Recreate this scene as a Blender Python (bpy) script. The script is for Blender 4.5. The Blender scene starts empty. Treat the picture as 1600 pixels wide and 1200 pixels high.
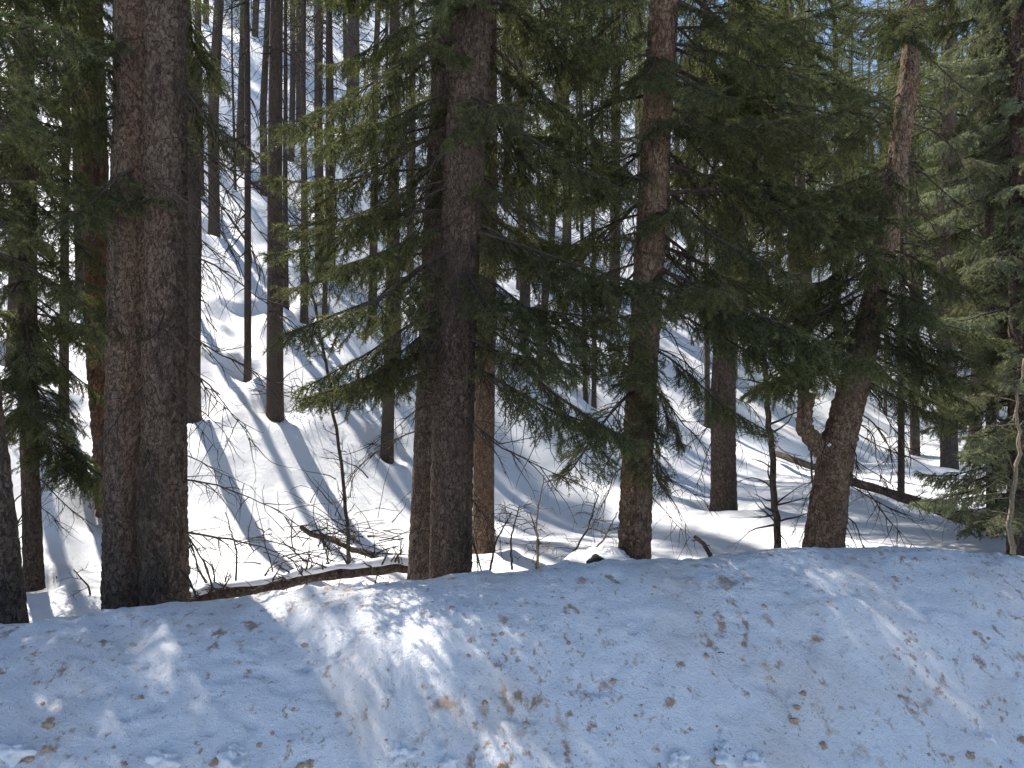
import bpy, math, random
import numpy as np
from mathutils import Vector, Matrix
R = math.radians
scene = bpy.context.scene
col = scene.collection
EYE, F = 1.7, 1109.0            # eye height (m), focal length in photo pixels (1600 wide)

# ------------------------------------------------------------------ camera, sky, sun, exposure
cam_d = bpy.data.cameras.new('camera'); cam = bpy.data.objects.new('camera', cam_d); col.objects.link(cam)
cam.location = (0, 0, EYE); cam.rotation_euler = (R(90), 0, 0)
cam_d.sensor_width = 36; cam_d.lens = 36 * F / 1600; cam_d.clip_end = 1000; cam_d.clip_start = 0.05
scene.camera = cam
SUN_AZ, SUN_EL = R(-40), R(50)   # azimuth from the view direction (+Y), positive to the right
SUN = Vector((math.sin(SUN_AZ) * math.cos(SUN_EL), math.cos(SUN_AZ) * math.cos(SUN_EL), math.sin(SUN_EL)))
w = bpy.data.worlds.new('World'); scene.world = w; w.use_nodes = True
nt = w.node_tree; sky = nt.nodes.new('ShaderNodeTexSky'); sky.sky_type = 'NISHITA'
sky.sun_disc = False; sky.sun_elevation = SUN_EL; sky.sun_rotation = SUN_AZ; sky.altitude = 1500; sky.dust_density = 1.2; sky.ozone_density = .8
nt.links.new(sky.outputs[0], nt.nodes['Background'].inputs[0]); nt.nodes['Background'].inputs[1].default_value = 0.118
sd = bpy.data.lights.new('sun', 'SUN'); sd.energy = 4.8; sd.angle = R(0.55); sd.color = (1.0, 0.95, 0.87)
so = bpy.data.objects.new('sun', sd); col.objects.link(so); so.rotation_euler = SUN.to_track_quat('Z', 'Y').to_euler()
so.location = (-10, 10, 30)
vs = scene.view_settings; vs.view_transform = 'Standard'; vs.look = 'None'; vs.exposure = 0.92; vs.gamma = 1
scene.cycles.use_denoising = True; scene.cycles.denoising_prefilter = 'NONE'; scene.cycles.use_adaptive_sampling = True; scene.cycles.adaptive_threshold = .03
scene.cycles.max_bounces = 4; scene.cycles.diffuse_bounces = 3; scene.cycles.transmission_bounces = 3

# ------------------------------------------------------------------ numeric helpers
def _hash(ix, iy, iz, seed):
    n = (ix.astype(np.int64) * 374761393 + iy.astype(np.int64) * 668265263 + iz.astype(np.int64) * 2147483647 + seed * 974634777) & 0xffffffff
    n = ((n ^ (n >> 13)) * 1274126177) & 0xffffffff
    n = ((n ^ (n >> 16)) * 2246822519) & 0xffffffff
    return ((n ^ (n >> 15)) & 0xffffff) / float(0xffffff)
def vnoise(x, y, z=None, seed=0):
    x = np.asarray(x, float); y = np.asarray(y, float); z = np.zeros_like(x) if z is None else np.asarray(z, float)
    ix, iy, iz = np.floor(x), np.floor(y), np.floor(z); fx, fy, fz = x - ix, y - iy, z - iz
    fx, fy, fz = [f * f * f * (f * (f * 6 - 15) + 10) for f in (fx, fy, fz)]
    o = 0
    for a in (0, 1):
        for b in (0, 1):
            for c in (0, 1):
                o = o + _hash(ix + a, iy + b, iz + c, seed) * (fx if a else 1 - fx) * (fy if b else 1 - fy) * (fz if c else 1 - fz)
    return o * 2 - 1
def fbm(x, y, z=None, seed=0, n=4):
    o, a = 0, 1.0
    for i in range(n):
        k = 2.0 ** i; o = o + a * vnoise(x * k, y * k, None if z is None else z * k, seed + i * 17); a *= .5
    return o
def cells(u, v, seed=0, wrap=None):          # F2-F1 of jittered points: edges of bark plates
    iu, iv = np.floor(u), np.floor(v); d1 = np.full(u.shape, 9.); d2 = d1.copy(); idv = np.zeros(u.shape)
    for a in (-1, 0, 1):
        for b in (-1, 0, 1):
            cu, cv = iu + a, iv + b; wu = np.mod(cu, wrap) if wrap else cu
            px = cu + .15 + .7 * _hash(wu, cv, wu * 0, seed); py = cv + .15 + .7 * _hash(wu, cv, wu * 0, seed + 5)
            d = np.hypot(u - px, v - py); idn = _hash(wu, cv, wu * 0, seed + 9)
            near = d < d1; d2 = np.where(near, d1, np.minimum(d2, d)); idv = np.where(near, idn, idv); d1 = np.where(near, d, d1)
    return d2 - d1, idv
def sstep(a, b, x): t = np.clip((x - a) / (b - a), 0, 1); return t * t * (3 - 2 * t)

# ------------------------------------------------------------------ terrain heights (metres; the road lies at 0)
_cp = np.array([-200, 0, 165, 290, 640, 735, 900, 1080, 1210, 1330, 1500, 1600, 1800.])
_cy = np.array([990, 975, 955, 945, 903, 895, 882, 872, 862, 857, 858, 868, 880.]) + 4
_cd = np.interp(_cp, [-200, 0, 400, 800, 1200, 1600, 1800], [3.2, 3.45, 3.8, 4.1, 4.35, 4.5, 4.55])
_cx = (_cp - 800) / F * _cd; _cz = EYE - (_cy - 600) / F * _cd
def crest(x):
    return np.interp(x, _cx, _cd), np.interp(x, _cx, _cz)
def bank_z(x, y, fine=True):
    x = np.asarray(x, float); y = np.asarray(y, float)
    D, zc = crest(x); yf = D - 1.15; zf = EYE - .545 * yf
    t = np.clip((D - y) / (D - yf), 0, 4); b = np.clip(y - D, 0, None)
    z = zc - np.maximum(zc - zf, .1) * t ** 1.65 - .5 * (b / .85) ** 1.8
    z = z + .022 * fbm(x * 1.7, y * 1.7, seed=3, n=3)
    if fine:
        low = sstep(.75, 1.15, t)
        z = z + .006 * fbm(x * 9, y * 9, seed=8, n=3) + low * .022 * np.maximum(0, fbm(x * 7, y * 7, seed=21, n=3))
        pit = vnoise(x * 13, y * 13, seed=33); z = z - .012 * sstep(.45, .8, pit) * (.3 + .7 * sstep(.2, .6, t))
        pit = vnoise(x * 26, y * 20, seed=37); z = z - .005 * sstep(.35, .8, pit)
        crumb = np.exp(-((y - D - .1) / .12) ** 2); z = z + crumb * .018 * np.maximum(0, fbm(x * 14, y * 14, seed=51, n=2))
    return z
WELLS = []
def ground_z(x, y, fine=True):
    x = np.asarray(x, float); y = np.asarray(y, float)
    u = np.clip(-.62 * x + .78 * y - 12, 0, 95)
    pl = -4.5 - .4 * x + .5 * y + .0018 * u * u
    dd = .02 * (y - 5); k = .7
    h = np.maximum(pl, dd) + np.maximum(k - np.abs(pl - dd), 0) ** 2 / (4 * k)
    far = np.hypot(x, y); h = np.where(far > 150, h - (far - 150) * .5, h)
    h = h + .16 * fbm(x * .35, y * .35, seed=1, n=2) * sstep(5, 8, y) + .020 * fbm(x * 1.1, y * 1.1, seed=2, n=3) * sstep(4.6, 6, y)
    if fine:
        h = h + .012 * fbm(x * 5, y * 5, seed=4, n=2)
        tr = np.abs(x + 3.9 - .5 * (y - 10) * -.32 + .25 * np.sin(y * 1.3)); st = vnoise(x * 2.2, y * 3.2, seed=71)   # old tracks going up the slope
        h = h - .13 * sstep(.5, .1, tr) * sstep(0, .5, st) * sstep(8, 10, y)
        for wx, wy, wr in WELLS:
            d = np.hypot(x - wx, y - wy); h = h - .16 * np.exp(-(d / (wr * 2.0)) ** 2) + .05 * np.exp(-((d - wr * 3.4) / (wr * 1.2)) ** 2)
    D, zc = crest(x)
    return np.where(y < D + .75, np.minimum(h, -.45), h)
def pix_dir(px, py): return np.array([(px - 800) / F, 1.0, (600 - py) / F])
def hit(px, py, fn=ground_z, y0=5.2, y1=130):     # where the ray through a photo pixel meets the ground
    ys = np.geomspace(y0, y1, 900); d = pix_dir(px, py)
    g = fn(ys * d[0], ys, False) - (EYE + ys * d[2]); i = np.argmax(g > 0)
    if not (g > 0).any(): i = len(ys) - 1
    y = ys[i]; return Vector((y * d[0], y, float(fn(np.array([y * d[0]]), np.array([y]), False)[0])))
def at(px, py, y): d = pix_dir(px, py); return Vector((d[0] * y, y, EYE + d[2] * y))

# ------------------------------------------------------------------ mesh builder
class MB:
    def __init__(s): s.v, s.t, s.q, s.a, s.n = [], [], [], [], 0
    def add(s, v, tri=None, quad=None, tint=None):
        v = np.asarray(v, np.float32)
        if tri is not None: s.t.append(np.asarray(tri, np.int32) + s.n)
        if quad is not None: s.q.append(np.asarray(quad, np.int32) + s.n)
        s.a.append(np.zeros(len(v), np.float32) if tint is None else np.asarray(tint, np.float32)); s.v.append(v); s.n += len(v)
    def tube(s, pts, r0, r1=None, sides=4, rad=None):
        P = np.asarray(pts, float); n = len(P)
        T = np.gradient(P, axis=0); T /= np.linalg.norm(T, axis=1)[:, None] + 1e-9
        ref = np.array([0, 0, 1.]) if abs(T[:, 2]).mean() < .75 else np.array([1., 0, 0])
        U = np.cross(T, ref); U /= np.linalg.norm(U, axis=1)[:, None] + 1e-9; V = np.cross(T, U)
        r = np.linspace(r0, r0 if r1 is None else r1, n) if rad is None else np.asarray(rad)
        a = np.arange(sides) * 2 * math.pi / sides
        ring = P[:, None] + r[:, None, None] * (np.cos(a)[None, :, None] * U[:, None] + np.sin(a)[None, :, None] * V[:, None])
        i, j = np.meshgrid(np.arange(n - 1), np.arange(sides), indexing='ij'); j2 = (j + 1) % sides
        q = np.stack([i * sides + j, i * sides + j2, (i + 1) * sides + j2, (i + 1) * sides + j], -1).reshape(-1, 4)
        caps = [[0, k + 1, k] for k in range(1, sides - 1)] + [[(n - 1) * sides, (n - 1) * sides + k, (n - 1) * sides + k + 1] for k in range(1, sides - 1)]
        s.add(ring.reshape(-1, 3), caps, q)
    def needles(s, A, B, rng, per_m, ln, wd, ang=50, flat=.0):
        A = np.asarray(A, float); B = np.asarray(B, float); d = B - A; L = np.linalg.norm(d, axis=1)
        cnt = np.maximum(2, (L * per_m).astype(int)); idx = np.repeat(np.arange(len(A)), cnt); M = len(idx)
        t = rng.random(M); ax = d[idx] / (L[idx][:, None] + 1e-9); p = A[idx] + d[idx] * t[:, None]
        rv = rng.normal(size=(M, 3)); rv[:, 2] *= (1 - flat); rad = rv - ax * (rv * ax).sum(1)[:, None]; rad /= np.linalg.norm(rad, axis=1)[:, None] + 1e-9
        an = np.radians(ang + rng.normal(size=M) * 12); dr = ax * np.cos(an)[:, None] + rad * np.sin(an)[:, None]; dr[:, 2] += .12
        l = ln * rng.uniform(.7, 1.2, M); sd_ = np.cross(dr, rng.normal(size=(M, 3))); sd_ /= np.linalg.norm(sd_, axis=1)[:, None] + 1e-9
        v = np.stack([p - sd_ * wd / 2, p + sd_ * wd / 2, p + dr * l[:, None]], 1).reshape(-1, 3)
        tt = np.repeat(rng.random(len(A))[idx] * .7 + .3 * rng.random(M), 3)
        s.add(v, np.arange(M * 3).reshape(-1, 3), None, tt)
    def mesh(s, name, mat, smooth=True):
        m = bpy.data.meshes.new(name); v = np.concatenate(s.v); m.vertices.add(len(v)); m.vertices.foreach_set('co', v.ravel())
        t = np.concatenate(s.t) if s.t else np.zeros((0, 3), np.int32); q = np.concatenate(s.q) if s.q else np.zeros((0, 4), np.int32)
        m.loops.add(t.size + q.size); m.loops.foreach_set('vertex_index', np.concatenate([t.ravel(), q.ravel()]).astype(np.int32))
        m.polygons.add(len(t) + len(q))
        m.polygons.foreach_set('loop_start', np.concatenate([np.arange(len(t)) * 3, t.size + np.arange(len(q)) * 4]).astype(np.int32))
        m.polygons.foreach_set('use_smooth', np.full(len(t) + len(q), smooth))
        at_ = m.attributes.new('tint', 'FLOAT', 'POINT'); at_.data.foreach_set('value', np.concatenate(s.a))
        m.materials.append(mat); m.update(calc_edges=True); m.validate(); return m

# ------------------------------------------------------------------ objects
def link(name, data, parent=None, loc=(0, 0, 0), rot=(0, 0, 0), sc=1.0):
    o = bpy.data.objects.new(name, data); col.objects.link(o); o.parent = parent
    o.location = loc; o.rotation_euler = rot; o.scale = (sc, sc, sc) if not hasattr(sc, '__len__') else sc
    return o
def tag(o, label=None, cat=None, group=None, kind=None):
    if label: o['label'] = label
    if cat: o['category'] = cat
    if group: o['group'] = group
    if kind: o['kind'] = kind
    return o

# ------------------------------------------------------------------ materials
def mat(name):
    m = bpy.data.materials.new(name); m.use_nodes = True; return m, m.node_tree, m.node_tree.nodes['Principled BSDF']
def N(nt, t, **kw):
    n = nt.nodes.new(t)
    for k, v in kw.items():
        if k.startswith('i_'): n.inputs[k[2:].replace('_', ' ')].default_value = v
        else: setattr(n, k, v)
    return n
def ramp(nt, src, stops):
    r = nt.nodes.new('ShaderNodeValToRGB'); e = r.color_ramp.elements
    while len(e) < len(stops): e.new(.5)
    for el, (p, c) in zip(e, stops): el.position = p; el.color = (*c, 1) if len(c) == 3 else c
    nt.links.new(src, r.inputs[0]); return r.outputs[0]
def mixc(nt, f, a, b, mode='MIX'):
    m = nt.nodes.new('ShaderNodeMix'); m.data_type = 'RGBA'; m.blend_type = mode
    for s, v in ((0, f), (6, a), (7, b)):
        if hasattr(v, 'links'): nt.links.new(v, m.inputs[s])
        else: m.inputs[s].default_value = v if s == 0 else (*v, 1)
    return m.outputs[2]
def math_(nt, op, a, b=None):
    m = nt.nodes.new('ShaderNodeMath'); m.operation = op
    for i, v in enumerate((a, b)):
        if v is None: continue
        if hasattr(v, 'links'): nt.links.new(v, m.inputs[i])
        else: m.inputs[i].default_value = v
    return m.outputs[0]
def bark(name, dark, mid, light, red, redamt=.4, scale=1.0, streak=None):
    m, t, b = mat(name); tc = N(t, 'ShaderNodeTexCoord'); oi = N(t, 'ShaderNodeObjectInfo')
    mp = N(t, 'ShaderNodeMapping'); mp.inputs['Scale'].default_value = (1, 1, .6); t.links.new(tc.outputs['Object'], mp.inputs[0])
    off = N(t, 'ShaderNodeVectorMath', operation='ADD'); t.links.new(mp.outputs[0], off.inputs[0])
    sc = N(t, 'ShaderNodeVectorMath', operation='SCALE'); sc.inputs[0].default_value = (7, 3, 5); t.links.new(oi.outputs['Random'], sc.inputs['Scale']); t.links.new(sc.outputs[0], off.inputs[1])
    P = off.outputs[0]
    def noise(scl, det=4, rough=.6, vec=None): n = N(t, 'ShaderNodeTexNoise', i_Scale=scl, i_Detail=det, i_Roughness=rough); t.links.new(vec or P, n.inputs['Vector']); return n
    dn = noise(30 * scale, 5); wob = mixc(t, .09, P, dn.outputs['Color']); dn2 = noise(9 * scale, 4); wob = mixc(t, .10, wob, dn2.outputs['Color'])
    flake = N(t, 'ShaderNodeTexVoronoi', i_Scale=52 * scale); t.links.new(wob, flake.inputs['Vector'])
    edge = N(t, 'ShaderNodeTexVoronoi', feature='DISTANCE_TO_EDGE', i_Scale=30 * scale); t.links.new(wob, edge.inputs['Vector'])
    mpv = N(t, 'ShaderNodeMapping'); mpv.inputs['Scale'].default_value = (1, 1, .16); t.links.new(P, mpv.inputs[0])
    stre = noise(16, 5, .65, mpv.outputs[0]); bign = noise(3.0, 5); fine = noise(150, 5, .75); mid_n = noise(34, 5, .7)
    sep = N(t, 'ShaderNodeSeparateColor'); t.links.new(flake.outputs['Color'], sep.inputs[0])
    val = math_(t, 'ADD', math_(t, 'MULTIPLY', sep.outputs[0], .38), math_(t, 'ADD', math_(t, 'MULTIPLY', fine.outputs[0], .34), math_(t, 'MULTIPLY', mid_n.outputs[0], .34)))
    c = ramp(t, val, [(.30, mid), (.52, tuple((a + d) / 2 for a, d in zip(mid, light))), (.78, light)])
    rm = ramp(t, math_(t, 'ADD', math_(t, 'MULTIPLY', bign.outputs[0], .5), math_(t, 'MULTIPLY', stre.outputs[0], .5)), [(.46, (0, 0, 0)), (.62, (1, 1, 1))])
    if streak:
        sx = N(t, 'ShaderNodeSeparateXYZ'); t.links.new(tc.outputs['Object'], sx.inputs[0])
        d = math_(t, 'ABSOLUTE', math_(t, 'ADD', sx.outputs[0], math_(t, 'SUBTRACT', math_(t, 'MULTIPLY', stre.outputs[0], .22), .09)))
        rm = math_(t, 'MAXIMUM', math_(t, 'MULTIPLY', rm, .35), ramp(t, d, [(.02, (1, 1, 1)), (.085, (0, 0, 0))]))
    c = mixc(t, math_(t, 'MULTIPLY', rm, redamt), c, red)
    thin = math_(t, 'ADD', math_(t, 'MULTIPLY', mid_n.outputs[0], .32), -.07)
    crack = math_(t, 'SUBTRACT', 1.0, math_(t, 'MINIMUM', math_(t, 'DIVIDE', edge.outputs[0], math_(t, 'MAXIMUM', thin, .012)), 1.0))
    deep = ramp(t, stre.outputs[0], [(.34, (1, 1, 1)), (.45, (0, 0, 0))])
    c = mixc(t, math_(t, 'MAXIMUM', math_(t, 'MULTIPLY', crack, .6), math_(t, 'MULTIPLY', deep, .55)), c, dark)
    t.links.new(c, b.inputs['Base Color']); b.inputs['Roughness'].default_value = .9; b.inputs['Specular IOR Level'].default_value = .2
    h = math_(t, 'SUBTRACT', math_(t, 'ADD', val, math_(t, 'MULTIPLY', stre.outputs[0], .5)), math_(t, 'MULTIPLY', crack, .45))
    bp = N(t, 'ShaderNodeBump', i_Strength=1.0, i_Distance=.016); t.links.new(h, bp.inputs['Height']); t.links.new(bp.outputs[0], b.inputs['Normal'])
    return m
M_BARK = bark('spruce_bark', (.018, .012, .009), (.080, .058, .044), (.19, .150, .120), (.12, .062, .036), .45)
M_BARK_DOUBLE = bark('streaked_bark', (.018, .011, .008), (.078, .054, .040), (.185, .140, .108), (.125, .066, .038), .5, streak=True)
M_BARK_RED = bark('red_brown_bark', (.02, .011, .007), (.090, .052, .032), (.18, .115, .078), (.19, .075, .032), .7)
M_BARK_TAN = bark('flaking_tan_bark', (.03, .017, .011), (.13, .085, .058), (.28, .205, .15), (.22, .11, .06), .5)
M_BARK_HILL = bark('hillside_bark', (.025, .018, .014), (.115, .086, .066), (.23, .185, .15), (.15, .085, .055), .4, .8)
M_BARK_DARK = bark('dark_bark', (.016, .011, .009), (.070, .050, .038), (.155, .115, .090), (.08, .048, .033), .4, 1.15)
def simple(name, c1, c2, sc=30, rough=.9):
    m, t, b = mat(name); tc = N(t, 'ShaderNodeTexCoord'); n = N(t, 'ShaderNodeTexNoise', i_Scale=sc, i_Detail=4)
    t.links.new(tc.outputs['Object'], n.inputs['Vector']); t.links.new(ramp(t, n.outputs[0], [(.3, c1), (.7, c2)]), b.inputs['Base Color'])
    b.inputs['Roughness'].default_value = rough; b.inputs['Specular IOR Level'].default_value = .2
    bp = N(t, 'ShaderNodeBump', i_Strength=.5, i_Distance=.004); t.links.new(n.outputs[0], bp.inputs['Height']); t.links.new(bp.outputs[0], b.inputs['Normal'])
    return m
M_TWIG = simple('dead_twig', (.035, .026, .021), (.085, .066, .054), 40)
M_PALE = simple('pale_sapling_bark', (.16, .125, .085), (.30, .25, .18), 60)
M_CLOD = simple('dirty_snow_clod', (.34, .20, .12), (.60, .46, .35), 1.6)
M_HOLLOW_SHADE = simple('hollow_shade', (.012, .011, .012), (.03, .028, .028), 20)  # near-black colour that paints the shade inside the snow hollow
def needle_mat(name, a, b_, c_):
    m, t, b = mat(name); at_ = N(t, 'ShaderNodeAttribute', attribute_name='tint'); oi = N(t, 'ShaderNodeObjectInfo')
    c = ramp(t, at_.outputs['Fac'], [(.15, a), (.6, b_), (.95, c_)])
    hs = N(t, 'ShaderNodeHueSaturation'); t.links.new(c, hs.inputs['Color'])
    t.links.new(math_(t, 'ADD', math_(t, 'MULTIPLY', oi.outputs['Random'], .5), .75), hs.inputs['Value'])
    t.links.new(math_(t, 'ADD', math_(t, 'MULTIPLY', oi.outputs['Random'], .05), .475), hs.inputs['Hue'])
    t.links.new(hs.outputs[0], b.inputs['Base Color']); b.inputs['Roughness'].default_value = .5; b.inputs['Specular IOR Level'].default_value = .35
    tr = N(t, 'ShaderNodeBsdfTranslucent'); mc = mixc(t, .45, hs.outputs[0], (.22, .24, .05)); t.links.new(mc, tr.inputs[0])
    mx = N(t, 'ShaderNodeMixShader', i_Fac=.5); t.links.new(b.outputs[0], mx.inputs[1]); t.links.new(tr.outputs[0], mx.inputs[2])
    t.links.new(mx.outputs[0], t.nodes['Material Output'].inputs[0]); return m
M_NEEDLE = needle_mat('spruce_needles', (.036, .048, .024), (.095, .110, .050), (.21, .21, .085))
M_NEEDLE_BLUE = needle_mat('blue_spruce_needles', (.13, .15, .10), (.26, .285, .185), (.38, .39, .25))
def snow_mat(name, dirty):
    m, t, b = mat(name); tc = N(t, 'ShaderNodeTexCoord'); P = tc.outputs['Object']
    n1 = N(t, 'ShaderNodeTexNoise', i_Scale=1.2, i_Detail=4); t.links.new(P, n1.inputs['Vector'])
    c = ramp(t, n1.outputs[0], [(.3, (.83, .825, .84)), (.7, (.89, .885, .89))])
    dn = N(t, 'ShaderNodeTexNoise', i_Scale=14, i_Detail=3); t.links.new(P, dn.inputs['Vector']); PW = mixc(t, .045, P, dn.outputs['Color'])
    def blot(scale, lo, hi, colr, amt, clump, stretch=(1, .8, 1), rough=.62):
        nonlocal c
        mp = N(t, 'ShaderNodeMapping'); mp.inputs['Scale'].default_value = stretch; mp.inputs['Location'].default_value = (scale, scale * .7, 0); mp.inputs['Rotation'].default_value = (0, 0, .45); t.links.new(P, mp.inputs[0])
        n = N(t, 'ShaderNodeTexNoise', i_Scale=scale, i_Detail=5, i_Roughness=rough); t.links.new(mp.outputs[0], n.inputs['Vector'])
        cn = N(t, 'ShaderNodeTexNoise', i_Scale=clump, i_Detail=2); t.links.new(mp.outputs[0], cn.inputs['Vector'])
        v = math_(t, 'ADD', n.outputs[0], math_(t, 'MULTIPLY', math_(t, 'SUBTRACT', cn.outputs[0], .5), .30))
        c = mixc(t, math_(t, 'MULTIPLY', ramp(t, v, [(lo, (0, 0, 0)), (hi, (1, 1, 1))]), amt), c, colr)
    if dirty:
        blot(1.6, .48, .70, (.68, .58, .50), .5, .8)
        blot(6.5, .605, .71, (.46, .285, .165), .8, 1.7)
        blot(13, .605, .70, (.40, .24, .14), .9, 2.3, (1, .7, 1))
        blot(27, .62, .70, (.42, .28, .18), .8, 3.0, (1, .6, 1))
        blot(60, .655, .74, (.26, .19, .14), .8, 4.0, (1, .7, 1))
    else:
        blot(40, .70, .78, (.12, .10, .085), .7, 1.2)
    t.links.new(c, b.inputs['Base Color']); b.inputs['Roughness'].default_value = .55; b.inputs['Specular IOR Level'].default_value = .3
    g1 = N(t, 'ShaderNodeTexNoise', i_Scale=55 if dirty else 18, i_Detail=5, i_Roughness=.65); t.links.new(P, g1.inputs['Vector'])
    g2 = N(t, 'ShaderNodeTexNoise', i_Scale=260, i_Detail=2); t.links.new(P, g2.inputs['Vector'])
    hs = math_(t, 'ADD', g1.outputs[0], math_(t, 'MULTIPLY', g2.outputs[0], .3))
    bp = N(t, 'ShaderNodeBump', i_Strength=.75 if dirty else .35, i_Distance=.02); t.links.new(hs, bp.inputs['Height']); t.links.new(bp.outputs[0], b.inputs['Normal'])
    return m
M_SNOW = snow_mat('clean_snow', False); M_BANK = snow_mat('roadside_snow', True)

# ------------------------------------------------------------------ trunks
def trunk_mesh(name, path, radii, material, sides=40, ring=.03, ztop_detail=5.5, rough=1.0, double=False, plate=.045, flare=.16, seed=0):
    P = np.array(path, float); s = np.r_[0, np.cumsum(np.linalg.norm(np.diff(P, axis=0), axis=1))]
    ss = [0.]
    while ss[-1] < s[-1]:
        ss.append(ss[-1] + (ring if np.interp(ss[-1], s, P[:, 2]) < ztop_detail else .4))
    ss = np.array(ss); ss[-1] = s[-1]
    C = np.stack([np.interp(ss, s, P[:, k]) for k in range(3)], 1)
    if len(ss) > 12:                                     # round off the kinks of the path
        k = max(3, int(.25 / ring) | 1); ker = np.ones(k) / k
        for a in range(3): C[:, a] = np.convolve(np.pad(C[:, a], k // 2, mode='edge'), ker, 'valid') if a < 2 else C[:, a]
    r = np.interp(ss, s, radii); h = ss
    r = r * (1 + flare * np.exp(-h / .22))
    th = np.arange(sides) * 2 * math.pi / sides
    TH, H = np.meshgrid(th, h); RR = np.repeat(r[:, None], sides, 1)
    if double:
        c_ = .76 * RR; RR = (c_ * np.abs(np.cos(TH)) + np.sqrt(np.maximum(RR ** 2 - (c_ * np.sin(TH)) ** 2, 1e-6)))
    nu = max(6, int(round(2 * math.pi * radii[0] * (1.7 if double else 1) / plate)))
    warp = .35 * fbm(np.cos(TH) * 3, np.sin(TH) * 3, H * 5, seed=seed + 3, n=2)
    e, idv = cells(TH / (2 * math.pi) * nu + 0 * warp, H / (plate * 1.5) + warp, seed=seed, wrap=nu)
    lobes = .07 * fbm(np.cos(TH) * 1.1, np.sin(TH) * 1.1, H * .45, seed=seed + 11, n=2)
    d = (sstep(0, .35, e) * .006 + (idv - .5) * .005 + .0035 * fbm(np.cos(TH) * 9, np.sin(TH) * 9, H * 22, seed=seed + 7, n=2)) * rough
    RR = RR * (1 + lobes) + d * np.clip(RR / .1, .35, 1.3)
    X = C[:, 0][:, None] + RR * np.cos(TH); Y = C[:, 1][:, None] + RR * np.sin(TH); Z = np.repeat(C[:, 2][:, None], sides, 1) + 0 * H
    n = len(ss); i, j = np.meshgrid(np.arange(n - 1), np.arange(sides), indexing='ij'); j2 = (j + 1) % sides
    q = np.stack([i * sides + j, i * sides + j2, (i + 1) * sides + j2, (i + 1) * sides + j], -1).reshape(-1, 4)
    mb = MB(); cap = [[(n - 1) * sides, (n - 1) * sides + k, (n - 1) * sides + k + 1] for k in range(1, sides - 1)]
    mb.add(np.stack([X, Y, Z], -1).reshape(-1, 3), cap, q); return mb.mesh(name, material)

# ------------------------------------------------------------------ boughs (local +X outward, Z up)
def path_from(p, d, ln, n, droop, rng, wob=.12, lift=0.0):
    pts = [np.array(p, float)]; d = np.array(d, float); d /= np.linalg.norm(d)
    for k in range(n):
        d = d + np.array([rng.normal() * wob, rng.normal() * wob, rng.normal() * wob * .7 - droop + lift * (k / n)]); d /= np.linalg.norm(d)
        pts.append(pts[-1] + d * ln / n)
    return np.array(pts)
def interp_path(P, t):
    f = np.clip(t, 0, 1) * (len(P) - 1); i = min(int(f), len(P) - 2); a = f - i
    p = P[i] * (1 - a) + P[i + 1] * a; d = P[i + 1] - P[i]; return p, d / (np.linalg.norm(d) + 1e-9)
def make_bough(seed, L=2.0, pitch=-15, droop=.05, dense=1.0, nl=.030, nw=.0046, per_m=420):
    rng = np.random.default_rng(seed); wood, fol = MB(), MB(); A, B = [], []
    ax = path_from((0, 0, 0), (math.cos(R(pitch)), 0, math.sin(R(pitch))), L, 16, droop, rng, .06, droop * 2.1)
    wood.tube(ax, .017, .003, 6)
    s, side = .10, 1
    while s < .99:
        p, d = interp_path(ax, s); prof = np.interp(s, [.1, .25, .5, .8, 1], [.45, .8, 1, .6, .22])
        ln = .30 * L * prof * rng.uniform(.65, 1.15) * .9
        lat = np.array([-d[1], d[0], 0]) * side; lat /= np.linalg.norm(lat) + 1e-9; an = R(rng.uniform(42, 68))
        dv = d * math.cos(an) + lat * math.sin(an) + np.array([0, 0, rng.uniform(-.35, .1)])
        br = path_from(p, dv, ln, 6, rng.uniform(.05, .16), rng, .10)
        wood.tube(br, .0055, .0018, 4)
        alive = rng.random() < np.interp(s, [.1, .3, .42], [.10, .75, 1.0])
        if alive:
            for k in range(2, 6): A.append(br[k]); B.append(br[k + 1])
        tt = .16
        sd2 = 1
        while tt < 1.0:
            q, e = interp_path(br, tt); l2 = rng.uniform(.05, .14) * (1.15 - .6 * tt) * (.7 + .15 * L) * (1.25 if alive else 1)
            lt = np.cross(e, (0, 0, 1)) * sd2; v = e * .72 + lt * .62 + np.array([0, 0, rng.uniform(-.6, .35)]); v /= np.linalg.norm(v)
            mid = q + v * l2 * .55; end = mid + (v + np.array([0, 0, -.25])) * l2 * .45
            wood.tube([q, mid, end], .0022, .001, 3)
            if alive: A += [q, mid]; B += [mid, end]
            tt += rng.uniform(.03, .052) / max(ln, .08) / dense; sd2 = -sd2
        s += rng.uniform(.016, .030) * 2.0 / L / dense ** .5; side = -side
    for k in range(9, 16): A.append(ax[k]); B.append(ax[k + 1])
    fol.needles(A, B, rng, per_m, nl, nw, 50)
    return wood.mesh('bough_wood', M_TWIG), fol
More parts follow.
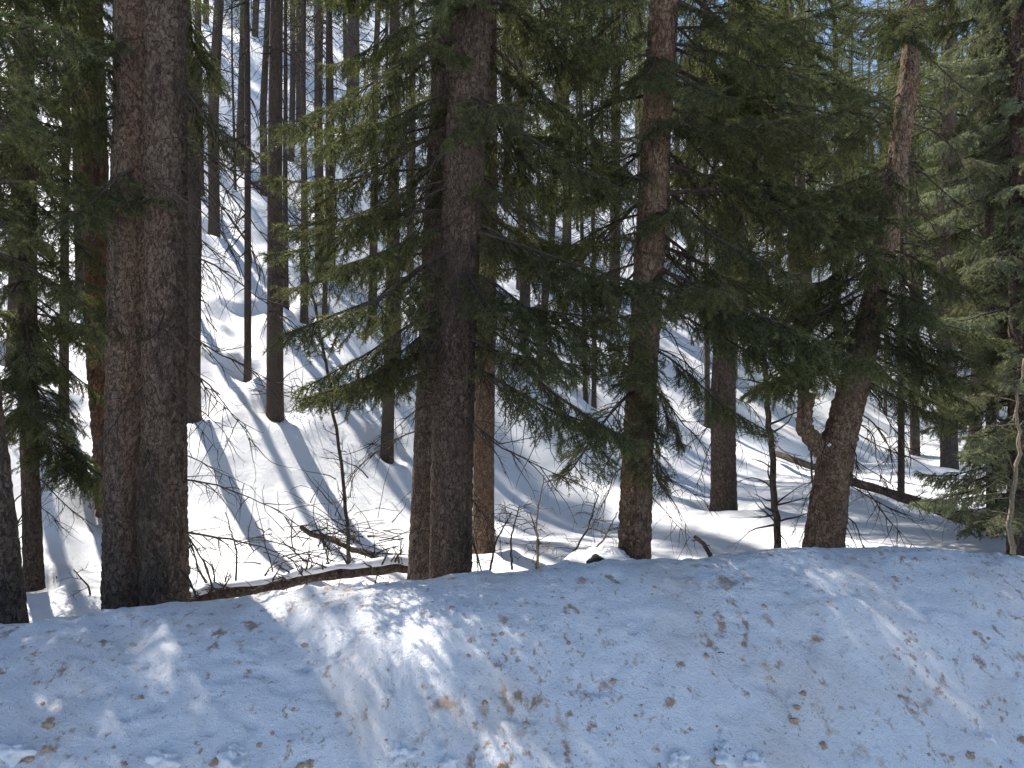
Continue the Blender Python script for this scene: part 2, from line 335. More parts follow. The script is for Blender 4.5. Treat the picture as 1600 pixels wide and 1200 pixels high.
def make_dead(seed, L=1.3, pitch=-5, droop=.13, tw=14):
    rng = np.random.default_rng(seed); wood = MB()
    ax = path_from((0, 0, 0), (math.cos(R(pitch)), 0, math.sin(R(pitch))), L, 14, droop, rng, .13, droop * 1.2); wood.tube(ax, .0105, .002, 5)
    for k in range(tw):
        p, d = interp_path(ax, rng.uniform(.15, .98)); v = d * .7 + rng.normal(size=3) * .55 + np.array([0, 0, -.25])
        br = path_from(p, v, L * rng.uniform(.12, .42), 6, rng.uniform(.0, .2), rng, .16); wood.tube(br, .0048, .0012, 4)
        for _ in range(rng.integers(1, 5)):
            q, e = interp_path(br, rng.uniform(.2, .95)); b2 = path_from(q, e * .6 + rng.normal(size=3) * .6, rng.uniform(.05, .16), 3, .08, rng, .2); wood.tube(b2, .0022, .0009, 3)
    return wood.mesh('dead_branch', M_TWIG)
BOUGHS = []
for k in range(7):
    wm, fb = make_bough(100 + k, 2.0 if k < 4 else 1.4, (-6, 2, -14, 8, -8, 4, -16)[k], (.065, .06, .04, .085, .06, .045, .04)[k], 1.3)
    fm = fb.mesh('bough_needles', M_NEEDLE); BOUGHS.append((wm, fm, 2.0 if k < 4 else 1.4))
BLUE = []
for k in range(3):
    wm, fb = make_bough(200 + k, 1.4, (-2, 6, -12)[k], .055, 1.35, per_m=520, nw=.0055, nl=.03); BLUE.append((wm, fb.mesh('bough_needles', M_NEEDLE_BLUE), 1.4))
DEADS = [make_dead(300 + k, 1.3, (-5, 5, -25, -10, 10)[k], (.14, .16, .09, .2, .13)[k], (14, 12, 18, 10, 16)[k]) for k in range(5)]

# crowns for upper parts and far trees: one mesh each, 10 m tall, widest 1.6 m
def make_crown(seed, Rm=1.55, H=10., step=.30, per=5, mat_=None, gaps=.12):
    rng = np.random.default_rng(seed); fol = MB(); A, B = [], []; h = .0
    while h < H - .15:
        rr = Rm * (1 - h / H) ** .78 * np.interp(h, [0, 1.2], [.65, 1]) + .10
        for k in range(per):
            if rng.random() < gaps: continue
            a = rng.random() * 2 * math.pi; l = rr * rng.uniform(.6, 1.15); up = np.interp(h, [0, H * .6, H], [-.35, -.05, .7])
            ax = path_from((0, 0, h + rng.uniform(-.12, .12)), (math.cos(a), math.sin(a), up), l, 6, .05, rng, .07, .10); fol.tube(ax, .012, .003, 3)
            m = max(4, int(l / .105)); sd_ = 1
            for i in range(m):
                s = .18 + .8 * i / m; p, d = interp_path(ax, s); lt = np.array([-d[1], d[0], 0]) * sd_; sd_ = -sd_
                v = d * .7 + lt * .75 + np.array([0, 0, rng.uniform(-.45, .05)]); ln = l * .34 * (1.12 - .7 * s) * rng.uniform(.7, 1.2) + .08
                b = path_from(p, v, ln, 2, .12, rng, .08); A += [b[0], b[1]]; B += [b[1], b[2]]
            A += [ax[3], ax[4], ax[5]]; B += [ax[4], ax[5], ax[6]]
        h += step * rng.uniform(.8, 1.2)
    A.append(np.array([0, 0, H - .6])); B.append(np.array([0, 0, H]))
    fol.needles(A, B, rng, 115, .062, .0115, 42); return fol.mesh('crown', mat_ or M_NEEDLE)
CROWNS = [make_crown(400 + k, (1.5, 1.2, 1.7, 1.0, 1.35)[k], gaps=(.1, .25, .12, .3, .2)[k]) for k in range(5)]
CROWN_BLUE = make_crown(450, 1.6, mat_=M_NEEDLE_BLUE)
def make_tangle(seed, H=4.0, n=70, L=.75):                      # bare dead twigs round the lower stem of a hillside tree
    rng = np.random.default_rng(seed); mb = MB()
    for _ in range(n):
        a = rng.random() * 2 * math.pi; h = H * rng.random(); l = L * rng.uniform(.35, 1.1) * np.interp(h / H, [0, .5, 1], [.45, 1, 1.1])
        ax = path_from((0, 0, h), (math.cos(a), math.sin(a), rng.uniform(-.5, .1)), l, 6, .10, rng, .14); mb.tube(ax, .008, .002, 3)
        for _ in range(3):
            q, e = interp_path(ax, rng.uniform(.3, .95)); mb.tube(path_from(q, e + rng.normal(size=3) * .6, l * .3, 2, .15, rng, .1), .003, .0012, 3)
    return mb.mesh('twig_tangle', M_TWIG)
TANGLES = [make_tangle(500 + k) for k in range(3)]

# ------------------------------------------------------------------ setting: ground and bank
rnd = random.Random(7)
# (px, py of the foot in the photograph, stem width in px) of hillside trees one can pick out
HILL = [(300, 637, 25), (430, 634, 26), (387, 577, 11), (335, 362, 18), (447, 476, 9), (475, 496, 12), (500, 430, 15), (518, 432, 12), (507, 492, 8),
        (547, 180, 12), (557, 172, 9), (455, 250, 10), (413, 300, 12), (466, 190, 8), (375, 250, 14), (312, 300, 14), (605, 702, 20), (582, 500, 14),
        (820, 548, 14), (842, 568, 12), (885, 402, 15), (915, 622, 7), (928, 630, 8), (960, 470, 18), (1042, 400, 10), (1265, 520, 12), (1310, 556, 11),
        (1432, 582, 10), (1408, 782, 9), (1105, 660, 9), (640, 420, 12), (700, 380, 14), (790, 330, 10), (1470, 560, 9), (1500, 545, 12), (1160, 480, 12),
        (1215, 440, 10), (1360, 480, 13), (100, 640, 14), (20, 560, 18), (125, 470, 12), (265, 420, 12)]
NEAR_BASES = {}
hill_pts = []
for px, py, wd in HILL:
    p = hit(px, py); r = wd / F * p.y / 2; hill_pts.append((p, r, px)); WELLS.append((p.x, p.y, max(r, .07) * 1.3)) if p.y < 22 else None
p17 = hit(1130, 797); pC = hit(755, 857); p3 = hit(53, 912); p4 = hit(176, 800)
for p, r in ((p17, .17), (pC, .10), (p3, .08), (p4, .12)): WELLS.append((p.x, p.y, r))

def grid_mesh(name, xs, ys, fn, material):
    X, Y = np.meshgrid(xs, ys); Z = fn(X, Y); nx, ny = len(xs), len(ys); i, j = np.meshgrid(np.arange(ny - 1), np.arange(nx - 1), indexing='ij')
    q = np.stack([i * nx + j, i * nx + j + 1, (i + 1) * nx + j + 1, (i + 1) * nx + j], -1).reshape(-1, 4)
    mb = MB(); mb.add(np.stack([X, Y, Z], -1).reshape(-1, 3), None, q); return mb.mesh(name, material)
gx = np.unique(np.concatenate([np.linspace(-160, -20, 90), np.linspace(-20, -8, 120), np.arange(-8, 13, .06), np.linspace(13, 30, 130), np.linspace(30, 160, 80)]))
gy = np.unique(np.concatenate([np.linspace(-60, 3.5, 30), np.arange(3.5, 17, .06), np.geomspace(17, 170, 300)]))
tag(link('snowy_hillside', grid_mesh('snowy_hillside', gx, gy, ground_z, M_SNOW)), kind='structure')
bx = np.unique(np.concatenate([np.linspace(-12, -3.2, 90), np.arange(-3.2, 4.2, .014), np.linspace(4.2, 13, 90)]))
by = np.unique(np.concatenate([np.linspace(.9, 2.3, 30), np.arange(2.3, 5.0, .014), np.linspace(5.0, 6.2, 24)]))
tag(link('roadside_snow_bank', grid_mesh('roadside_snow_bank', bx, by, bank_z, M_BANK)), kind='structure')

# ------------------------------------------------------------------ near trees
def near_tree(name, label, path, radii, bark_mat, boughs=(), deads=(), crown=None, sides=40, seed=0, cat='tree', group=None, protos=None, **kw):
    rng = random.Random(seed * 31 + 5); base = Vector(path[0]); root = link(name, None, loc=base)
    tag(root, label, cat, group); loc = [Vector(p) - base for p in path]
    link('trunk', trunk_mesh('trunk', loc, radii, bark_mat, sides, seed=seed, ztop_detail=5.5 - base.z, **kw), root)
    zz = [p.z for p in loc]
    def on(z):
        z -= base.z; return Vector((float(np.interp(z, zz, [p.x for p in loc])), float(np.interp(z, zz, [p.y for p in loc])), z))
    for b in boughs:                         # (z0, z1, count, Lmin, Lmax, azimuth centre, azimuth spread, pitch offset)
        z0, z1, cnt, l0, l1, az, sp, pit = b
        for k in range(cnt):
            z = z0 + (z1 - z0) * (k + rng.random()) / cnt; a = az + rng.uniform(-sp, sp); l = rng.uniform(l0, l1)
            if abs(((a + 90 + 180) % 360) - 180) < 40 and base.y < 6: l *= .62          # boughs that come at the road are shorter
            wm, fm, L0 = rng.choice(protos or BOUGHS); s = l / L0; s2 = max(s, .62)
            o = link('branch', wm, root, on(z), (rng.uniform(-.25, .25), R(-pit + rng.uniform(-9, 9)), R(a)), (s, s2, s2)); link('needle_spray', fm, o)
    for z0, z1, cnt, l0, l1, az, sp in deads:
        for k in range(cnt):
            z = z0 + (z1 - z0) * (k + rng.random()) / cnt; a = az + rng.uniform(-sp, sp)
            link('dead_branch', rng.choice(DEADS), root, on(z), (rng.uniform(-.6, .6), R(rng.uniform(-8, 22)), R(a)), rng.uniform(l0, l1) / 1.3)
    if crown:
        zc, hgt, wid, var = crown; p = on(zc); link('crown', var, root, p, (0, 0, rng.random() * 6), (wid, wid, hgt / 10))
    return root
def stem(pix, y, top, base_z=None, widths=None):       # path through photo pixels at distance y, then on up to height top
    pts = [at(px, py, y) for px, py in pix]
    if base_z is not None: b = pts[0].copy(); b.z = base_z; pts = [b] + [p for p in pts if p.z > base_z + .1]
    d = pts[-1] - pts[-2]; d.normalize(); d = (d + Vector((0, 0, 1.2))).normalized(); last = pts[-1]
    if last.z < top: pts.append(last + d * ((top - last.z) / d.z))
    return pts
def gz(px, y): return float(ground_z(np.array([(px - 800) / F * y]), np.array([y]), False)[0]) - .05
def rads(path, r0, r1, rt=.02):
    zs = [p[2] for p in path]; return [float(np.interp(z, [zs[0], 4.8, zs[-1]], [r0, r1, rt])) for z in zs]

# left edge tree
P = stem([(6, 975), (-14, 800), (-36, 600), (-50, 300), (-60, 0)], 4.35, 15, gz(6, 4.35))
near_tree('spruce_tree', 'grey-brown spruce trunk leaning away from the double trunk, before the slim skirted spruce', P, rads(P, .115, .10), M_BARK, [(2.0, 5.2, 15, .9, 1.4, 0, 150, -7)], [(.9, 3, 6, .6, .9, 0, 180)], (5, 9, .7, CROWNS[1]), 48, 1)
# thick double trunk
P = stem([(229, 955), (231, 600), (236, 0)], 4.62, 19, gz(229, 4.62))
near_tree('double_spruce', 'thick spruce of two fused trunks with a red-brown streak along the seam', P, rads(P, .143, .130), M_BARK_DOUBLE,
          [(3.1, 5.2, 9, .8, 1.3, -150, 80, -15), (3.3, 5.5, 6, .8, 1.3, 30, 70, -15)], [(.55, 3.9, 26, .7, 1.25, -5, 48), (1.5, 4, 8, .4, .8, -110, 60)], (5.2, 13, .9, CROWNS[1]), 132, 2, double=True, ring=.014, plate=.034, flare=.12, rough=1.15)
# slim spruce with dead skirts
P = stem([(53, 912), (46, 700), (44, 400), (40, 0)], p3.y, 12, p3.z - .05)
near_tree('slim_spruce', 'slim spruce with a skirt of bare twigs beside the double trunk', P, rads(P, .065, .055), M_BARK_DARK, [(2.0, 5.6, 24, .7, 1.15, -20, 180, -7), (1.15, 2.4, 12, .55, .95, -20, 90, -12)], [(.5, 2.4, 26, .5, .85, 0, 180)], (5.6, 6.5, .8, CROWNS[4]), 28, 3)
# outside the left edge, its boughs hang into the picture
P = stem([(-190, 960), (-200, 500), (-200, 0)], 5.4, 15, .0)
near_tree('spruce_tree', 'spruce whose long dark boughs reach in front of the slim skirted spruce', P, rads(P, .13, .11), M_BARK, [(1.5, 5.4, 30, 1.1, 1.7, 0, 100, -7)], [], (5.2, 10, .8, CROWNS[1]), 28, 4)
# reddish trunk
P = stem([(178, 800), (168, 690), (158, 560), (150, 330), (142, 0)], p4.y, 13, p4.z - .05)
near_tree('dead_spruce', 'red-brown peeling trunk half hidden behind the double trunk', P, rads(P, .12, .10), M_BARK_RED, [(4.3, 6.8, 6, .8, 1.2, 0, 180, -15)], [(1.5, 4.5, 14, .5, .9, 0, 180)], (6.2, 6.5, .5, CROWNS[3]), 40, 5, rough=1.8)
# middle group
P = stem([(705, 905), (708, 700), (713, 500), (728, 200), (740, 0)], 4.95, 18, gz(705, 4.95))
near_tree('spruce_tree', 'dark spruce with drooping green boughs, foremost of the three middle trunks', P, rads(P, .142, .120), M_BARK_DARK,
          [(2.55, 5.2, 17, 1.0, 1.7, 180, 75, -9), (2.2, 5.2, 23, 1.1, 1.9, 0, 75, -9), (2.9, 5.0, 6, .9, 1.3, -90, 45, -7), (1.75, 2.4, 5, .9, 1.25, 190, 35, -9), (1.75, 2.5, 6, 1.2, 1.7, -5, 35, -10)],
          [(.8, 3.6, 26, .6, 1.1, 0, 180)], (5.3, 12, .8, CROWNS[1]), 64, 6, ring=.02)
P = stem([(660, 905), (668, 700), (680, 400), (692, 150)], 5.45, 15, gz(660, 5.45))
near_tree('spruce_tree', 'narrower spruce stem tight against the left side of the dark middle trunk', P, rads(P, .105, .085), M_BARK, [(2.4, 5.4, 16, .8, 1.4, 180, 90, -8)], [(1, 3.4, 10, .5, .9, 180, 90)], (5.3, 9, .9, CROWNS[1]), 48, 7)
P = stem([(755, 857), (757, 600), (761, 300)], pC.y, 14, pC.z - .05)
near_tree('spruce_tree', 'straight tan-brown spruce trunk to the right of the dark middle trunk', P, rads(P, .108, .095), M_BARK_TAN, [(3.6, 6.6, 14, .8, 1.3, 0, 180, -7)], [(2, 4.5, 8, .5, .8, 0, 180)], (6.3, 7.5, .6, CROWNS[3]), 40, 8, rough=.6)
# sun-edged tree
P = stem([(990, 885), (999, 650), (1011, 450), (1030, 150), (1039, 0)], 5.75, 18, gz(990, 5.75))
near_tree('spruce_tree', 'leaning tan trunk with a sunlit left edge and boughs hanging to the snow', P, rads(P, .122, .105), M_BARK_TAN,
          [(2.3, 5.2, 27, 1.3, 2.1, -5, 45, -7), (2.6, 5.4, 13, .9, 1.5, 180, 60, -7), (2.6, 5.6, 9, .9, 1.3, -90, 45, -7), (1.55, 2.2, 6, 1.1, 1.4, -80, 60, -20), (3.2, 5.4, 4, .9, 1.3, 90, 60, -8)],
          [(.8, 3.4, 22, .6, 1.1, 0, 180)], (5.8, 12, .75, CROWNS[3]), 56, 9, ring=.02, rough=1.5)
P = stem([(1130, 797), (1130, 600), (1145, 350), (1152, 100)], p17.y, 17, p17.z - .08)
near_tree('spruce_tree', 'straight brown spruce rising from the snow slope between the tan trunk and the forked tree', P, rads(P, .165, .14), M_BARK, [(2.9, 8.0, 48, 1.0, 1.6, -60, 180, -8)], [(1.0, 4, 24, .7, 1.2, 0, 180)], (8.2, 9, .8, CROWNS[3]), 44, 10)
# forked, leaning tree
yk = 6.25
P = stem([(1284, 870), (1298, 760), (1311, 690), (1328, 625), (1347, 550), (1374, 430), (1394, 320), (1413, 180), (1434, 0)], yk, 9.5, gz(1284, yk))
rk = [float(np.interp(p.z, [.0, 1.2, 2.0, 2.7, 5.2, 9.5], [.148, .135, .118, .085, .066, .02])) for p in P]
tk = near_tree('forked_spruce', 'leaning spruce with a J-shaped limb low on its left side', P, rk, M_BARK_TAN,
          [(2.05, 3.6, 19, .9, 1.5, 190, 60, -8), (3.6, 5.4, 6, .7, 1.2, 190, 50, -8), (2.2, 3.0, 5, .8, 1.1, -80, 50, -8), (1.75, 2.3, 8, .8, 1.1, 0, 60, -10)],
          [(.5, 1.8, 12, .7, 1.1, -10, 55), (2.8, 4.8, 9, .7, 1.2, 5, 50), (.4, 1.7, 7, .4, .7, 180, 50)], None, 56, 11, ring=.02, rough=1.7, flare=.18)
b0 = Vector(P[0]); J = [at(1306, 722, yk) - b0, at(1288, 706, yk) - b0, at(1272, 690, yk) - b0, at(1256, 668, yk) - b0, at(1258, 640, yk) - b0, at(1270, 615, yk) - b0]
mb = MB(); JJ = np.array([interp_path(np.array([list(p) for p in J]), t)[0] for t in np.linspace(0, 1, 26)])
mb.tube(JJ, .07, .02, 14, rad=np.interp(np.linspace(0, 1, 26), [0, .3, .8, 1], [.10, .082, .066, .03]) * (1 + .12 * np.sin(np.arange(26) * 2.3)))
link('limb', mb.mesh('limb', M_BARK_TAN), tk)
def blob(name, rx, ry, rz, seed, material, n=22, amp=.25, flat=None):
    th, ph = np.meshgrid(np.arange(n) * 2 * math.pi / n, np.linspace(0, math.pi, n // 2 + 1)); x, y, z = np.sin(ph) * np.cos(th), np.sin(ph) * np.sin(th), np.cos(ph)
    k = 1 + amp * fbm(x * 1.6 + seed, y * 1.6, z * 1.6, seed=seed, n=3); h = n // 2
    i, j = np.meshgrid(np.arange(h), np.arange(n), indexing='ij'); j2 = (j + 1) % n
    q = np.stack([i * n + j, (i + 1) * n + j, (i + 1) * n + j2, i * n + j2], -1).reshape(-1, 4); b = MB()
    b.add(np.stack([x * k * rx, y * k * ry, z * k * rz], -1).reshape(-1, 3), None, q); return b.mesh(name, material)
c_ = link('snow_tuft', blob('snow_tuft', .07, .06, .028, 5, M_SNOW), loc=at(1302, 694, yk - .04)); tag(c_, 'small snow pad in the crook of the forked spruce', 'snow pad')
# trees at the right edge
def edge_tree(label, pix, y, r, bz, n, l0, l1, top, seed, protos, crown, mat_=M_BARK):
    P = stem(pix, y, top, gz(pix[0][0], y)); return near_tree('blue_spruce', label, P, rads(P, r, r * .85), mat_, [(bz, 6.2, n, l0, l1, 185, 120, -4), (bz + .4, 6.2, n // 2, l0, l1, 0, 90, -6)], [(.4, 2.0, 10, .5, .9, 0, 180)], (6.0, 8, 1.0, crown), 30, seed, protos=protos)
edge_tree('pale blue-green sunlit spruce clothed in foliage almost to its foot', [(1590, 866), (1590, 500), (1594, 0)], 6.6, .08, .55, 96, .5, .92, 14, 12, BLUE, CROWN_BLUE)
edge_tree('slender young spruce with dark thin stem beside the pale spruce', [(1550, 862), (1548, 600), (1546, 300)], 7.6, .05, .5, 26, .4, .7, 7, 13, BOUGHS, CROWNS[3], M_BARK_DARK)
edge_tree('second pale spruce, just behind the sunlit pale spruce', [(1720, 870), (1722, 400), (1724, 0)], 7.6, .12, .6, 40, .9, 1.4, 15, 14, BLUE, CROWN_BLUE)

# ------------------------------------------------------------------ hillside forest
def hill_trunk(seed):
    return trunk_mesh('trunk', [(0, 0, -.3), (.5 - .3 * (seed % 3), .2, 3), (-.4, .5 * (seed % 2), 7), (.4, -.3, 11), (0, 0, 16)], [1.0, .88, .7, .45, .08], M_BARK_HILL, 14, .16, 9, rough=.0, flare=.25, seed=seed)
HTR = []
for k in range(3):
    m = hill_trunk(600 + k); co = np.empty(len(m.vertices) * 3, np.float32); m.vertices.foreach_get('co', co); HTR.append(m)
LEAN = {842: .09}
def hill_tree(p, r, tall, crown_from, cw, label, group, name='hillside_spruce', tangle=True, variant=None, lean=0):
    root = link(name, None, loc=p); tag(root, label, 'tree', group); k = rnd.randrange(3); tilt = (rnd.gauss(0, .012), rnd.gauss(0, .012) + lean, 0 if lean else rnd.random() * 6)
    link('trunk', HTR[k], root, rot=tilt, sc=(r, r, tall / 16))
    if tangle: tag(link('twig_tangle', TANGLES[k], root, (0, 0, crown_from * .12), (0, 0, rnd.random() * 6), (1, 1, crown_from * .95 / 4)), kind='stuff')
    link('crown', variant or rnd.choice(CROWNS), root, (lean * crown_from, 0, crown_from), (0, 0, rnd.random() * 6), (cw, cw, (tall - crown_from + .3) / 10))
    return root
G = 'slender spruces on the snowy hillside'; LAB = 'slender dark spruce stem standing on the snowy hillside'
SPECIAL = {335: 'dark hillside stem standing just above and left of the flared trunk', 500: 'thicker stem of the close pair above the brushwood on the hillside', 518: 'thinner stem of the close pair above the brushwood on the hillside',
           547: 'left stem of a far close pair high on the hillside', 557: 'right stem of a far close pair high on the hillside', 842: 'bare stem leaning to the right, on the slope right of the middle trunks', 820: 'upright stem just left of the right-leaning one on the slope',
           885: 'dark stem standing upslope above the right-leaning one', 915: 'left stem of two thin poles left of the sun-edged trunk', 928: 'right stem of two thin poles left of the sun-edged trunk', 582: 'slim stem rising behind the left-hand boughs of the dark middle spruce',
           447: 'thin stem directly right of the flared trunk, a little upslope', 475: 'stem with the snag crossing it, upslope right of the flared trunk', 430: 'straight brown trunk with flared foot and brushwood on the sunlit hillside snow', 300: 'dark trunk peeping out at the right edge of the double trunk', 387: 'thin pole-like stem beside the flared trunk on the hillside',
           605: 'dark hillside trunk seen through the boughs left of the middle trunks', 1408: 'thin dark sapling stem on the snow right of the forked spruce'}
# spots of snow that the sun reaches in the photograph: no crown stands between them and the sun
LIT = [hit(px, py) for px, py in ((330, 470), (350, 540), (340, 600), (360, 680), (390, 720), (420, 830), (460, 720), (470, 560), (610, 830), (960, 650), (1050, 730), (1120, 820), (1400, 600), (1450, 760))]
LIT += [at(px, py, y) for px, py, y in ((1000, 100, 5.4), (1250, 150, 5.8), (1120, 80, 6.0), (590, 430, 4.9), (620, 250, 5.0), (90, 640, 5.6), (850, 200, 5.2), (1100, 480, 5.6), (420, 985, 3.7), (440, 1060, 3.3), (1530, 960, 4.0), (930, 920, 4.2), (640, 1170, 3.0), (60, 985, 3.5))]
LIT += [at(1575, py, 6.4) for py in (60, 180, 300, 420, 540, 660)] + [at(1515, py, 6.5) for py in (100, 240, 380, 600)]
LIT += [at(1560, 300, 6.2), at(1530, 500, 6.4), at(1530, 130, 6.2), at(1540, 650, 6.4), at(985, 780, 5.7), at(1400, 250, 6.2)]
def blocks(p, zc, tall, cw):
    for q in LIT:
        for h in np.arange(zc + .4, tall, .8):
            c = p + Vector((0, 0, h)); v = c - q; t = v.dot(SUN)
            if t > .5 and (v - SUN * t).length < cw * 1.5 * (1 - (h - zc) / (tall - zc + .1)) * .75 + .15: return True
    return False
placed = []
for p, r, px in hill_pts:
    tall = rnd.uniform(13, 17) * (0.7 if r < .06 else 1); cf = tall * rnd.uniform(.42, .6); cw = rnd.uniform(.55, .85)
    r = max(r, .045)
    if p.y > 13: cf = tall * rnd.uniform(.28, .45)
    for _ in range(14):
        if not blocks(p, cf, tall, cw): break
        tall = rnd.uniform(8, 18); cf = tall * rnd.uniform(.5, .75); cw = rnd.uniform(.35, .6)
    hill_tree(p, r, tall, cf, cw, SPECIAL.get(px, LAB), None if px in SPECIAL else G, lean=LEAN.get(px, 0)); placed.append(p)
tries = 0; poles = 0
while poles < 46 and tries < 3000:
    tries += 1; dx = rnd.uniform(-1.0, .62); y = rnd.uniform(9.5, 30); x = dx * y
    if -.44 < dx < -.27 and y < 13: continue
    if any((p.x - x) ** 2 + (p.y - y) ** 2 < .8 for p in placed): continue
    p = Vector((x, y, float(ground_z(np.array([x]), np.array([y]), False)[0]))); tall = rnd.uniform(6.5, 11); cf = tall * rnd.uniform(.5, .7); cw = rnd.uniform(.25, .45)
    if p.z < .4 or blocks(p, cf, tall, cw): continue
    hill_tree(p, rnd.uniform(.028, .06), tall, cf, cw, 'thin young pole of a spruce with a small top on the hillside', 'thin spruce poles on the hillside', name='spruce_pole', tangle=rnd.random() < .7); placed.append(p); poles += 1
tries = 0
while len(placed) < 425 and tries < 9000:
    tries += 1; dx = rnd.uniform(-1.15, .95) if rnd.random() < .7 else rnd.uniform(.3, .95); y = 13 * (9.0 ** rnd.random()) if rnd.random() < .75 else rnd.uniform(13, 100); x = dx * y
    if math.hypot(x, y) > 140: continue
    md = 1.5 if y < 30 else 2.0
    if any((p.x - x) ** 2 + (p.y - y) ** 2 < md * md for p in placed): continue
    if y < (16 if -.75 < dx < -.12 else 22) and dx < .4: continue
    p = Vector((x, y, float(ground_z(np.array([x]), np.array([y]), False)[0]))); tall = rnd.uniform(13, 19); cf = tall * rnd.uniform(.3, .5); cw = rnd.uniform(.7, 1.1)
    if y > 28: cf = tall * rnd.uniform(.12, .38)
    if dx > .3: tall = rnd.uniform(15, 22); cf = tall * rnd.uniform(.06, .25); cw *= 1.25
    if blocks(p, cf, tall, cw): continue
    hill_tree(p, rnd.uniform(.09, .17), tall, cf, cw, LAB if dx <= .3 else 'dense dark spruce clothed low, in the shaded wood behind the pale spruce', G if dx <= .3 else 'dense spruces of the shaded wood', tangle=y < 45, name='hillside_spruce' if dx <= .3 else 'dense_spruce'); placed.append(p)
print('hill trees', len(placed), tries)

# ------------------------------------------------------------------ fallen wood, snags, shrubs
def log(name, a, b, r0, r1, label, cat, material=M_BARK_DARK, stubs=8, snow=True, seed=0, up=.5):
    rng = np.random.default_rng(seed); root = link(name, None, loc=a); tag(root, label, cat); d = b - a; L = d.length; n = 40
    P = np.array([list(d * t) for t in np.linspace(0, 1, n)]); P[:, 2] += .03 * fbm(np.linspace(0, 3, n), np.zeros(n), seed=seed); rad = np.linspace(r0, r1, n) * (1 + .12 * vnoise(np.linspace(0, 14, n), np.zeros(n), seed=seed))
    mb = MB(); mb.tube(P, r0, r1, 16, rad=rad); link('stem', mb.mesh('stem', material), root)
    for k in range(stubs):
        t = rng.uniform(.04, .97); i = int(t * (n - 1)); v = np.array([rng.normal() * .5, rng.normal() * .5 - .3, rng.uniform(-.2, 1) * up + .25]); m2 = MB(); ln = rng.uniform(.08, .32)
        pp = path_from((0, 0, 0), v, ln, 5, .03, rng, .18); m2.tube(pp, .010, .003, 5)
        for _ in range(2): q, e = interp_path(pp, rng.uniform(.4, .9)); m2.tube(path_from(q, e + rng.normal(size=3) * .6, ln * .5, 3, .03, rng, .15), .004, .0015, 4)
        link('branch_stub', m2.mesh('branch_stub', M_TWIG), root, P[i])
    if snow:
        ms = MB(); S = P.copy(); S[:, 2] += rad * .8; ms.tube(S, r0, r1, 12, rad=rad * (.82 + .25 * vnoise(np.linspace(0, 9, n), np.ones(n), seed=seed + 2))); link('snow_cap', ms.mesh('snow_cap', M_SNOW), root)
    return root
log('fallen_log', at(270, 930, 5.15), at(648, 886, 5.75), .047, .05, 'snow-capped fallen log lying behind the bank, from double trunk to middle trunks', 'log', M_BARK_DARK, 40, True, 1)
log('broken_pole', at(470, 826, 6.2), at(618, 888, 5.9), .020, .026, 'broken grey pole slanting down into the brushwood behind the fallen log', 'pole', M_BARK, 9, False, 2, -.6)
a, b = hit(1212, 722), hit(1545, 846); a.z += .12; b.z += .12
log('fallen_log', a, b, .05, .062, 'long fallen trunk slanting down the snow behind the forked spruce', 'log', M_BARK_DARK, 10, False, 3)
def snag(label, pix, y, r0, r1, seed, name='dead_sapling', twigs=22, tl=.3, material=M_TWIG, cat='dead tree', group=None):
    rng = np.random.default_rng(seed); pts = [at(px, py, y) for px, py in pix]; base = pts[0]; root = link(name, None, loc=base); tag(root, label, cat, group)
    C = np.array([list(p - base) for p in pts]); P = np.array([interp_path(C, t)[0] for t in np.linspace(0, 1, 24)]); P[1:-1, 0] += rng.normal(size=22) * min(.008, .006 * np.linalg.norm(C[-1]))
    mb = MB(); mb.tube(P, r0, r1, 8); link('stem', mb.mesh('stem', material), root)
    for k in range(twigs):
        p, d = interp_path(P, rng.uniform(.1, .98)); m2 = MB(); a = rng.random() * 6.28; v = np.array([math.cos(a), math.sin(a) * .8, rng.uniform(-.2, .8)])
        pp = path_from((0, 0, 0), v, tl * rng.uniform(.3, 1.1), 5, .05, rng, .2); m2.tube(pp, max(.0035, r1 * .5), .0012, 4)
        for _ in range(3): q, e = interp_path(pp, rng.uniform(.3, .95)); m2.tube(path_from(q, e + rng.normal(size=3) * .6, tl * .3, 3, .04, rng, .2), .0025, .001, 3)
        link('twig', m2.mesh('twig', material), root, p)
snag('thin dark snag with knobbly stubs rising from the brushwood', [(545, 880), (538, 760), (515, 600), (490, 470), (468, 390)], 6.4, .018, .010, 11, twigs=40, tl=.22)
snag('thin pale-grey dead stem between the straight brown spruce and forked spruce', [(1215, 872), (1212, 800), (1205, 690), (1196, 600), (1190, 470)], 6.6, .036, .022, 12, twigs=34, tl=.55, material=M_BARK)
snag('very thin bare sapling just left of the forked spruce', [(1278, 862), (1270, 760), (1262, 640), (1264, 560)], 7.0, .012, .007, 13, twigs=16, tl=.3)
snag('pale curving sapling with bare twigs at the foot of the pale spruce', [(1583, 866), (1578, 800), (1592, 700), (1588, 640), (1600, 560)], 6.0, .022, .008, 14, twigs=20, tl=.4, material=M_PALE)
for k, (px, py, tx, ty, pale) in enumerate(((842, 890, 850, 742, 1), (882, 886, 935, 772, 0), (800, 890, 812, 790, 0), (905, 884, 965, 800, 1), (765, 892, 800, 800, 0), (838, 890, 828, 800, 0), (335, 930, 300, 850, 0), (370, 925, 352, 800, 0), (120, 955, 88, 900, 0), (145, 945, 115, 890, 0))):
    y = 5.6 + .12 * (k % 3); mx, my = (px + tx) / 2 + (-8, 9)[k % 2], (py + ty) / 2
    snag('bare leafless shrub stem poking out of the snow behind the bank', [(px, py), (mx, my), (tx, ty)], y, .010, .004, 40 + k, 'bare_shrub', 12 if k < 6 else 4, .26, M_PALE if pale else M_TWIG, 'shrub', 'bare shrub stems behind the bank')
